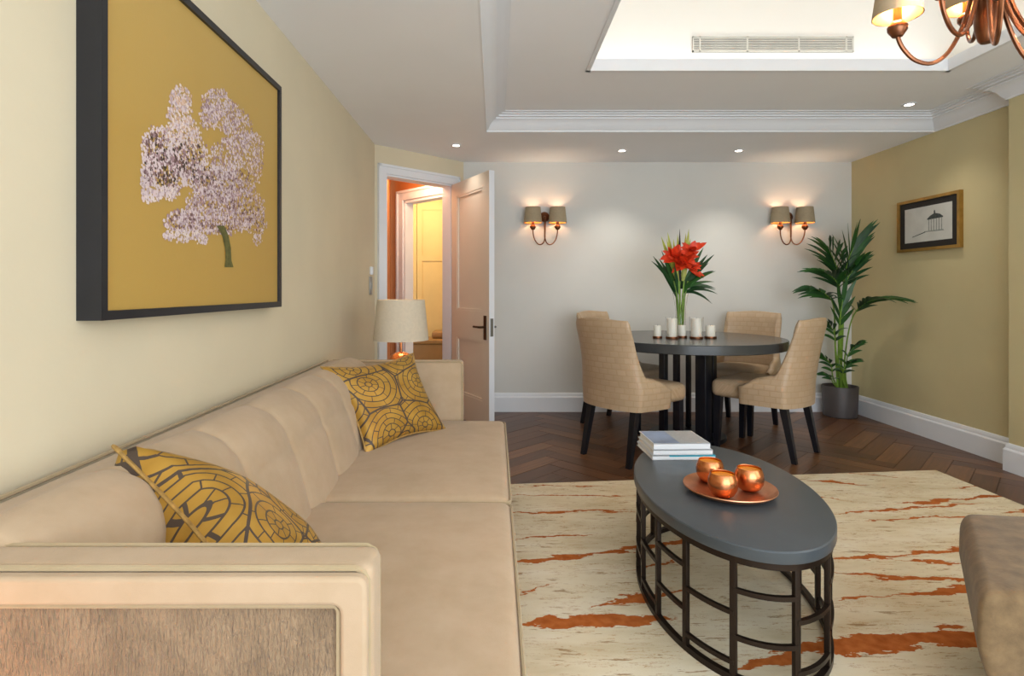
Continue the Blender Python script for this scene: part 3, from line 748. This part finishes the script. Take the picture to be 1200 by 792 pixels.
pillow('throw_pillow', 'gold pillow with dark arcs propped by the far sofa arm', [at(430, 534, 2.45), at(523, 504, 2.86), at(484, 414, 2.97), at(376, 430, 2.58)], T=.06, uvo=.35)

# side table and lamp beyond the far arm
stb = thing('side_table', 'dark side table hidden behind the far sofa arm under the lamp', 'side table', (-.58, 3.44, 0))
MB().lathe([(0, .56), (.2, .56), (.205, .567), (.2, .575), (0, .575)], n=32).build('tabletop', 'ebony', stb)
MB().lathe([(0, 0), (.13, 0), (.13, .015), (.015, .025), (.015, .56), (0, .56)], n=20).build('pedestal', 'bronze', stb)
tl = thing('table_lamp', 'table lamp with oat linen drum shade behind the far sofa arm', 'lamp', (-.567, 3.40, .575))
MB().lathe([(0, 0), (.07, 0), (.075, .01), (.085, .05), (.08, .10), (.06, .135), (.035, .148), (.012, .155), (0, .155)], n=32).build('base', 'copper', tl)
MB().lathe([(0, .15), (.009, .15), (.009, .27), (0, .27)], n=12).build('stem', 'copper', tl)
MB().lathe([(0, .27), (.02, .28), (.028, .31), (.018, .34), (0, .35)], n=16).build('bulb', 'bulb', tl)
s1 = MB().lathe([(.166, .225), (.142, .468), (.139, .468), (.163, .225)], n=48, closed=True).build('lamp_shade', 'lampshade', tl)
light('table_lamp_glow', 'POINT', (-.567, 3.40, .575+.30), 2.2, (1, .7, .4), shadow_soft_size=.03)
light('near_lamp_glow', 'POINT', (-.86, .60, .44), 1.5, (1, .40, .12), shadow_soft_size=.06)

# ------------------------------------------------------------------ coffee table
ct = thing('coffee_table', 'oval coffee table with blue-grey top on a dark bronze cage base', 'coffee table', (.823, 2.045, .013), R(-96+180))
EA, EB = .543, .303
def ell(a, b, th_): return a*math.cos(th_), b*math.sin(th_)
top = MB(); vs = []; ne = 96; pr = [(.006, .352), (.001, .353), (0, .356), (0, .383), (.003, .3868), (.008, .388)]
for i in range(ne):
    for o_, z_ in pr:
        x, y = ell(EA-o_, EB-o_, 2*PI*i/ne); vs.append((x, y, z_))
k = len(pr); fs = [(i*k+j, ((i+1) % ne)*k+j, ((i+1) % ne)*k+j+1, i*k+j+1) for i in range(ne) for j in range(k-1)]
fs += [tuple(i*k for i in range(ne)), tuple(i*k+k-1 for i in range(ne))]
top.add(vs, fs).build('tabletop', 'coffee', ct, angle=24)
def band(th0, th1, z0_, z1_, w_=.012, ea=EA-.008, eb=EB-.008, n=16, closed=False):
    m = MB(); vs = []
    for i in range(n+1 if not closed else n):
        t_ = th0+(th1-th0)*i/n
        for o_, z_ in ((0, z0_), (0, z1_), (w_, z1_), (w_, z0_)):
            x, y = ell(ea-o_, eb-o_, t_); vs.append((x, y, z_))
    fs = []
    for i in range(n):
        j = (i+1) % n if closed else i+1
        for q in range(4): fs.append((i*4+q, i*4+(q+1) % 4, j*4+(q+1) % 4, j*4+q))
    if not closed: fs += [(0, 1, 2, 3), tuple(n*4+q for q in (3, 2, 1, 0))]
    return m.add(vs, fs)
band(0, 2*PI, .332, .352, .016, n=96, closed=True).build('top_ring', 'bronze', ct)
band(0, 2*PI, 0, .018, .018, n=96, closed=True).build('bottom_ring', 'bronze', ct)
NL = 16
# equal arc spacing
arc = [0]; TH = [2*PI*i/720 for i in range(721)]
for i in range(720):
    a = ell(EA-.012, EB-.012, TH[i]); b = ell(EA-.012, EB-.012, TH[i+1]); arc.append(arc[-1]+math.hypot(a[0]-b[0], a[1]-b[1]))
def tharc(f):
    f = (f % 1)*arc[-1]; i = max(j for j in range(721) if arc[j] <= f+1e-12); return TH[i]
ths = [tharc((i+.3)/NL) for i in range(NL)]+[tharc(.3/NL)+2*PI]
for i in range(NL):
    x, y = ell(EA-.017, EB-.017, ths[i]); an = math.atan2((EA)*math.sin(ths[i])*1, (EB)*math.cos(ths[i])*1)
    an = math.atan2(y/(EB**2), x/(EA**2))
    MB().rcube((-.0075, -.0092, .016), (.0075, .0092, .334), .002, 1, TR(x, y, 0, rz=an)).build('upright', 'bronze', ct)
    for fr_ in ((.26, .64) if i % 2 else (.45, .85)):
        zc = .345*(1-fr_)
        band(ths[i], ths[i+1], zc-.0065, zc+.0065, .012, n=8).build('rail', 'bronze', ct)

# books
bz = .401
def book(x, y, z, w_, d_, t_, rz, cover, label, spine=None, extra=None):
    o = thing('book', label, 'book', (x, y, z), rz, 'books on the coffee table')
    MB().box((.004, .003, .003), (w_-.004, d_-.004, t_-.003)).build('pages', 'paper', o)
    c = MB(); c.box((0, 0, 0), (w_, d_, .003)).box((0, 0, t_-.003), (w_, d_, t_)).box((0, 0, 0), (w_, .003, t_)); c.build('cover', cover, o)
    return o
rzb = R(2)
b0_ = book(.648, 2.315, bz, .262, .225, .018, rzb, 'cover_white', 'white book with teal top cover, bottom of the stack')
MB().box((.07, -.0006, .0178), (.262, .225, .0188)).box((.07, -.001, .0135), (.2625, .0002, .0188)).build('cover_top', 'teal', b0_)
book(.652, 2.318, bz+.0192, .248, .220, .021, rzb, 'cover_white', 'white book in the middle of the stack')
tb = book(.655, 2.322, bz+.0402, .236, .208, .026, rzb, 'cover_white', 'white book with blue and grey cover, topmost of the stack')
MB().box((.004, .006, .0261), (.112, .203, .0265)).build('cover_photo', 'cphoto', tb)
MB().box((.112, .006, .0261), (.232, .203, .0265)).build('cover_panel', 'cpanel', tb)
# white spine on the bottom book
# plate and copper votives
pz = .4012
pt = tag(MB().lathe([(0, .004), (.10, .006), (.135, .014), (.152, .024), (.153, .021), (.138, .009), (.10, .0005), (.0, 0)], n=56).build('copper_plate', 'plate', loc=(.812, 1.95, pz)), 'round copper plate holding three votives on the coffee table', 'plate')
for (x, y, lb) in ((.777, 2.035, 'round copper votive cup at the back left of the plate, nearest the books'), (.764, 1.888, 'round copper votive cup nearest the camera on the plate'), (.878, 1.945, 'round copper votive cup on the right of the plate')):
    v_ = thing('copper_votive', lb, 'candle holder', (x, y, pz+.0065), random.uniform(0, 6), 'copper votive cups')
    MB().lathe([(0, 0), (.022, 0), (.036, .010), (.046, .028), (.0485, .045), (.0465, .062), (.041, .076), (.0385, .080), (.0375, .078), (.039, .073), (.0445, .060), (.0455, .045), (.043, .03), (.033, .013), (.02, .006), (0, .005)], n=40).build('cup', 'copper', v_)
    MB().lathe([(0, .006), (.033, .014), (.0435, .032), (.0440, .058), (.0385, .0725), (0, .0735)], n=32).build('candle', 'amberwax', v_)

# ------------------------------------------------------------------ ottoman
ot = thing('ottoman', 'taupe hide ottoman at the right edge of the rug', 'ottoman', (0, 0, 0))
FL, NLc, NR, FR = Vector((1.432, 1.735)), Vector((1.085, 1.262)), Vector((1.80, 1.22)), Vector((2.15, 1.62))
def omap(p):
    u, v, z = p
    uu = (u+.5); vv = (v+.5)
    a = FL.lerp(FR, uu); b = NLc.lerp(NR, uu); q = b.lerp(a, vv)
    c_ = (FL+FR+NLc+NR)/4
    s_ = 1.0-.30*max(0, (.30-z)/.30)**1.2
    s_ += .012*math.sin(PI*min(1, max(0, (z-.10)/.32)))
    q = c_+(q-c_)*s_
    if z > .4: z += .012*math.cos(PI*u)*math.cos(PI*v)
    return (q.x, q.y, z)
MB().rcube((-.5, -.5, .075), (.5, .5, .42), .045, 14, fn=omap, k=4).build('body', 'velvet', ot)
for u, v in ((-.42, .42), (-.42, -.42), (.42, -.42), (.42, .42)):
    x, y, z = omap((u, v, .08)); MB().lathe([(0, .0), (.011, 0), (.018, .085), (0, .085)], TR(x, y, .013), 12).build('leg', 'ebony', ot)

# ------------------------------------------------------------------ dining table
TX, TY = 1.44, 4.22
dt = thing('dining_table', 'large round dining table with slate top on black pedestal posts', 'table', (TX, TY, 0))
MB().lathe([(0, .685), (.668, .685), (.68, .690), (.68, .745), (.676, .75), (0, .75)], n=96).build('tabletop', 'tabletop', dt)
MB().lathe([(0, 0), (.27, 0), (.275, .005), (.275, .028), (.27, .032), (0, .032)], n=64).build('base_plate', 'ebony', dt)
for (x, y, s_, rz) in ((.035, -.235, .040, R(38)), (-.195, -.06, .024, R(38)), (.075, .19, .016, R(38)), (.20, .03, .024, R(38)), (-.05, .09, .020, R(38))):
    MB().rcube((-s_, -s_, .03), (s_, s_, .686), .003, 1, TR(x, y, 0, rz=rz)).build('post', 'ebony', dt)

# ------------------------------------------------------------------ dining chairs
def sstep(a, b, x): t = min(1, max(0, (x-a)/(b-a))); return t*t*(3-2*t)
def make_chair():
    t = thing('dining_chair', '', 'chair', (0, 0, 0), group='tan leather dining chairs round the table')
    # plan: back arc then wings forward; s in -1..1
    def plan(s_, grow=0.0):
        a = abs(s_); sg = 1 if s_ >= 0 else -1
        if a < .5:
            an = a/.5*R(62); x = .235/math.sin(R(62))*math.sin(an)*1.0; y = -.245+(.235/math.sin(R(62)))*(1-math.cos(an))*.42
            nx, ny = math.sin(an)*.6, -math.cos(an)
        else:
            u = (a-.5)/.5
            x = .235+.022*math.sin(u*PI*.6); y0_ = -.245+(.235/math.sin(R(62)))*(1-math.cos(R(62)))*.42
            y = y0_+u*.27; nx, ny = 1, -.35*(1-u)
        l = math.hypot(nx, ny); nx /= l; ny /= l
        return sg*(x+nx*grow), y+ny*grow
    ns, nz = 72, 20; vs = []; uv = []
    def topz(a): return .515+(.912-.515)*(1-sstep(.45, .62, a))**1.05+.012*(1-sstep(0, .4, a))+.035*(1-sstep(.62, .92, a))*sstep(.5, .62, a)-.05*sstep(.80, 1.0, a)
    def pos(s_, w_, grow):
        a = abs(s_); zt_ = topz(a); z = .345+(zt_-.345)*w_
        x, y = plan(s_, grow)
        lean = max(0, z-.47)/.46
        y -= .085*lean**1.15
        x *= 1+.0*lean-.10*math.sin(PI*min(1, lean*1.0))*(1 if a > .2 else a/.2)
        if z < .47: x *= 1-.05*(.47-z)/.125
        return (x, y, z)
    for g_ in (0.024, -.024):
        for i in range(ns+1):
            s_ = -1+2*i/ns
            for j in range(nz+1):
                w_ = j/nz
                gg = g_*(1-.65*max(0, (w_-.9)/.1)**2)*(1-.5*sstep(.96, 1, abs(s_)))
                if g_ < 0 and w_ == 1: gg = -.008
                vs.append(pos(s_, w_, gg)); uv.append((i/ns*9, pos(s_, w_, gg)[2]*9))
    k = nz+1; off = (ns+1)*k; fs = []
    for i in range(ns):
        for j in range(nz):
            fs.append((i*k+j, (i+1)*k+j, (i+1)*k+j+1, i*k+j+1)); fs.append((off+i*k+j, off+i*k+j+1, off+(i+1)*k+j+1, off+(i+1)*k+j))
        fs.append((i*k+nz, (i+1)*k+nz, off+(i+1)*k+nz, off+i*k+nz)); fs.append((i*k, off+i*k, off+(i+1)*k, (i+1)*k))
    for i in (0, ns):
        for j in range(nz):
            q = (i*k+j, i*k+j+1, off+i*k+j+1, off+i*k+j); fs.append(q if i == 0 else tuple(reversed(q)))
    br = MB().add(vs, fs).build('backrest', 'croc', t, uvs=uv, angle=55)
    def sfn(p):
        u = p.x/.23; v = (p.y-.02)/.25
        if p.z > .44: p = p+Vector((0, 0, .022*max(0, 1-u*u)*max(0, 1-v*v)))
        p.x *= 1+.06*(p.y)/.25
        return p
    m = MB().rcube((-.222, -.19, .36), (.222, .30, .485), .045, 8, fn=sfn, k=4)
    m.build('seat', 'croc', t, uvs=[(p.x*18+3, p.y*18+p.z*14) for p in m.v], angle=60)
    for sx in (-1, 1):
        for (x0, y0_, x1, y1_, a, b) in ((.185*sx, -.17, .195*sx, -.245, .023, .015), (.19*sx, .255, .195*sx, .268, .024, .016)):
            v8 = []
            for (cx, cy, h, z) in ((x1, y1_, b, 0), (x0, y0_, a, .375)): v8 += [(cx-h, cy-h, z), (cx+h, cy-h, z), (cx+h, cy+h, z), (cx-h, cy+h, z)]
            MB().add(v8, [(0,3,2,1), (4,5,6,7), (0,1,5,4), (1,2,6,5), (2,3,7,6), (3,0,4,7)]).build('leg', 'ebony', t)
    return t
chairs = [((.719, 3.635), (.81, .59), 'tan leather dining chair nearest the door, its back to the room'),
          ((2.035, 3.70), (-.67, .75), 'tan leather dining chair at the near right of the round table'),
          ((.87, 4.80), (.72, -.70), 'tan leather dining chair behind the table by the back wall, on the left'),
          ((2.155, 4.74), (-.72, -.69), 'tan leather dining chair behind the table on the palm side')]
c0 = make_chair()
for i, (m, f_, lb) in enumerate(chairs):
    c = c0 if i == 0 else copy_tree(c0)
    f_ = Vector(f_).normalized(); rz = math.atan2(f_.y, f_.x)-PI/2
    c.location = (m[0]+f_.x*.235, m[1]+f_.y*.235, 0); c.rotation_euler = (0, 0, rz); c['label'] = lb

# ------------------------------------------------------------------ candles, vase and flowers
for (px, h, r_, y, lb) in ((770.5, .092, .027, 4.13, 'short ivory candle, leftmost on the dining table'), (787.5, .145, .036, 4.09, 'tall ivory candle left of the vase'), (799.5, .092, .027, 4.16, 'short ivory candle right in front of the vase'), (816, .145, .038, 4.09, 'tall ivory candle right of the vase'), (832.5, .092, .034, 4.11, 'short ivory candle, rightmost on the dining table')):
    t = thing('pillar_candle', lb, 'candle', ((px-VX)/F*y, y, .75), group='ivory candles on the dining table')
    MB().lathe([(0, 0), (r_*1.25, 0), (r_*1.3, .006), (r_*1.25, .014), (0, .014)], n=28).build('dish', 'antique', t)
    MB().lathe([(0, .0142), (r_*.97, .0142), (r_, .018), (r_, h-.006), (r_*.93, h), (r_*.4, h-.003), (0, h-.003)], n=28).build('wax', 'wax', t)
    if h > .1: MB().lathe([(r_*1.22, .014), (r_*1.28, h+.012), (r_*1.28-.002, h+.012), (r_*1.22-.002, .014)], n=32, closed=True).build('glass_sleeve', 'thinglass', t)
    MB().tube([(0, 0, h-.003), (.001, 0, h+.008)], .001, 5).build('wick', 'ink', t)
VXc, VYc = (797.5-VX)/F*4.27, 4.27
vs_ = thing('glass_vase', 'clear flared glass vase on the dining table', 'vase', (VXc, VYc, .75))
MB().lathe([(0, 0), (.040, 0), (.042, .004), (.036, .10), (.040, .22), (.058, .33), (.0555, .33), (.0375, .22), (.0335, .10), (.037, .012), (0, .012)], n=40).build('vase_body', 'glass', vs_)
bq = thing('flower_bouquet', 'bouquet of red blooms and green leaves in the glass vase', 'flowers', (VXc, VYc, .75))
rf = random.Random(11)
for i in range(9):
    a = 2*PI*i/9; p0 = Vector((.018*math.cos(a+1), .018*math.sin(a+1), .016)); p1 = Vector((.03*math.cos(a), .03*math.sin(a), .30))
    p2 = Vector((.06*math.cos(a), .05*math.sin(a), .42))
    MB().tube([p0, p0.lerp(p1, .5), p1, p2], .0058, 6).build('stem', 'stem', bq)
# leaves: (azimuth deg, elevation deg, length, width, droop, start height, material)
def leaf(az, el, L, W, dr_, z0_, mat, name='leaf', r0=.03):
    d = Vector((math.cos(R(az))*math.cos(R(el)), math.sin(R(az))*math.cos(R(el)), math.sin(R(el))))
    MB().blade((r0*math.cos(R(az)), r0*math.sin(R(az)), z0_), d, L, W, dr_, 7).build(name, mat, bq)
for az, el, L, W, dr_, z0_ in ((183, 55, .34, .034, .2, .36), (3, 42, .31, .034, .25, .37), (-3, 52, .36, .034, .12, .38), (8, 24, .28, .032, .4, .36), (178, 72, .30, .034, .1, .36), (180, 62, .38, .035, .15, .33), (170, 66, .42, .03, .18, .30), (190, 70, .36, .03, .1, .34), (175, 74, .40, .03, .08, .3), (200, 58, .32, .035, .25, .33), (0, 58, .33, .035, .12, .38), (10, 48, .30, .035, .15, .38), (-10, 40, .29, .032, .22, .37), (5, 30, .27, .03, .3, .36), (-15, 22, .25, .03, .45, .34), (15, 15, .22, .03, .5, .33), (-5, 65, .33, .035, .08, .4), (20, 55, .34, .03, .2, .36), (330, 35, .27, .03, .5, .33), (345, 52, .27, .034, .2, .40), (230, 70, .26, .03, .1, .32), (300, 60, .22, .03, .4, .33), (90, 75, .40, .03, .1, .34), (130, 65, .38, .03, .2, .33), (60, 65, .36, .03, .2, .36), (-8, 5, .20, .025, .55, .34)):
    leaf(az, el, L, W, dr_, z0_, rf.choice(('leafa', 'leafb', 'leafb')))
for az, el, L, W, z0_ in ((165, 72, .36, .036, .42), (15, 84, .40, .036, .42), (150, 80, .38, .036, .42), (185, 76, .33, .034, .42), (95, 86, .36, .034, .42), (40, 83, .37, .032, .42), (200, 84, .34, .03, .40), (20, 78, .30, .03, .45)):
    leaf(az, el, L, W, 0, z0_, 'bud', 'pointed_bud')
leaf(80, 88, .40, .022, 0, .42, 'matt', 'dark_spike')
for (cx, cz_, n_, sc) in ((.02, .57, 12, .13), (-.04, .60, 8, .12), (-.01, .56, 13, .115), (.075, .66, 11, .12), (.06, .52, 12, .115), (-.075, .62, 8, .10), (.03, .61, 10, .12)):
    for i in range(n_):
        az = rf.uniform(180, 360) if rf.random() < .75 else rf.uniform(0, 180); el = rf.uniform(-35, 80)
        d = Vector((math.cos(R(az))*math.cos(R(el)), math.sin(R(az))*math.cos(R(el)), math.sin(R(el))))
        MB().blade((cx, -.03, cz_-.01), d, sc*rf.uniform(.7, 1.1), .055, .1, 5).build('petal', 'red', bq)

# ------------------------------------------------------------------ palm
PXc, PYc = 3.02, 4.93
pp = thing('plant_pot', 'dark graphite cylindrical pot holding the palm in the corner', 'plant pot', (PXc, PYc, 0))
MB().lathe([(0, 0), (.125, 0), (.132, .006), (.142, .262), (.140, .266), (.133, .266), (.130, .24), (0, .24)], n=48).build('pot_body', 'pot', pp)
MB().lathe([(0, .2402), (.129, .2402), (.1, .248), (0, .252)], n=32).build('soil', 'soil', pp)
pm = thing('kentia_palm', 'tall kentia palm with arching feathery fronds beside the olive wall', 'plant', (PXc, PYc, .25))
rp_ = random.Random(5)
def frond(pts, nl, L, W, droop, spread=55, start=.35, rad=.006, side=None, dirs=None):
    # quadratic-ish path through the given points, leaflets from both sides of its outer part
    P = [Vector(p) for p in pts]; path = []
    for i in range(len(P)-1):
        for k_ in range(6):
            t_ = k_/6; a = P[max(i-1, 0)]; b = P[i]; c = P[i+1]; d = P[min(i+2, len(P)-1)]
            path.append(.5*((2*b)+(c-a)*t_+(2*a-5*b+4*c-d)*t_*t_+(3*b-a-3*c+d)*t_**3))
    path.append(P[-1]); n_ = len(path)
    st_ = MB().tube(path, [rad*(1-.75*i/n_) for i in range(n_)], 7).build('frond_stem', 'stem', pm)
    for i in range(nl):
        f_ = start+(1-start)*i/max(1, nl-1); q = f_*(n_-1); a = int(min(q, n_-2)); p = path[a].lerp(path[a+1], q-a)
        tan = (path[a+1]-path[a]).normalized(); sd = tan.cross(Vector((0, 0, 1)))
        if sd.length < .15: sd = tan.cross(Vector((0, -1, 0)))
        sd.normalize()
        for sg in (-1, 1):
            an = R(spread*(1-.65*((f_-start)/(1-start)))+rp_.uniform(-7, 7))
            d = tan*math.cos(an)+sd*sg*math.sin(an)+Vector((0, 0, .10))
            l_ = L*(.65+.5*math.sin(PI*(.15+.75*(f_-start)/(1-start))))*rp_.uniform(.85, 1.1)
            end = p+d.normalized()*l_
            wx = end.x+PXc; wy = end.y+PYc
            if wx > XR-.03: d.x -= (wx-XR+.05)/l_
            if wy > YB-.03: d.y -= (wy-YB+.05)/l_
            MB().blade(p, d, l_, W, droop, 6).build('leaflet', rp_.choice(('leafa', 'leafb', 'leafa')), st_)
def rel(px, py, Y): p = at(px, py, Y); return (p.x-PXc, p.y-PYc, p.z-.25)
frond([(0, 0, 0), rel(986, 400, 4.90), rel(987, 350, 4.84), rel(992, 312, 4.75), rel(1000, 290, 4.68)], 11, .34, .034, .18, 34, .66, .010)
frond([(-.02, 0, 0), rel(983, 400, 4.90), rel(984, 345, 4.80), rel(982, 318, 4.75), rel(972, 294, 4.68)], 10, .31, .034, .28, 40, .68, .009)
frond([(-.03, -.02, 0), rel(979, 410, 4.85), rel(977, 360, 4.78), rel(968, 345, 4.68), rel(955, 338, 4.6)], 7, .24, .036, .4, 46, .60, .009)
frond([(-.01, -.03, 0), rel(985, 400, 4.82), rel(986, 355, 4.72), rel(980, 330, 4.66), rel(968, 320, 4.58)], 9, .27, .036, .3, 44, .66, .009)
frond([(.03, -.02, 0), rel(990, 420, 4.85), rel(998, 375, 4.72), rel(1014, 355, 4.55), rel(1038, 350, 4.40)], 12, .25, .032, .32, 34, .60, .008)
frond([(.01, .01, 0), rel(988, 380, 4.9), rel(989, 345, 4.80), rel(994, 325, 4.72), rel(1002, 314, 4.68)], 8, .27, .034, .25, 42, .62, .009)
frond([(.0, -.04, 0), rel(980, 415, 4.80), rel(978, 392, 4.74), rel(972, 380, 4.70)], 5, .17, .034, .4, 45, .55, .008)
frond([(.01, -.05, 0), rel(984, 405, 4.78), rel(985, 370, 4.70), rel(988, 350, 4.68)], 6, .26, .036, .1, 28, .55, .009)
frond([(.04, -.04, 0), rel(991, 438, 4.80), rel(994, 415, 4.72), rel(1004, 404, 4.66)], 5, .15, .032, .4, 45, .5, .007)
frond([(-.04, -.04, 0), rel(976, 442, 4.8), rel(974, 428, 4.72), rel(966, 418, 4.68)], 5, .14, .032, .4, 45, .5, .007)
frond([(.02, -.06, 0), rel(987, 444, 4.8), rel(990, 430, 4.70), rel(998, 424, 4.64)], 5, .13, .030, .4, 45, .5, .007)
frond([(-.05, -.05, 0), rel(976, 448, 4.8), rel(973, 441, 4.74), rel(968, 438, 4.70)], 4, .11, .030, .4, 45, .5, .006)
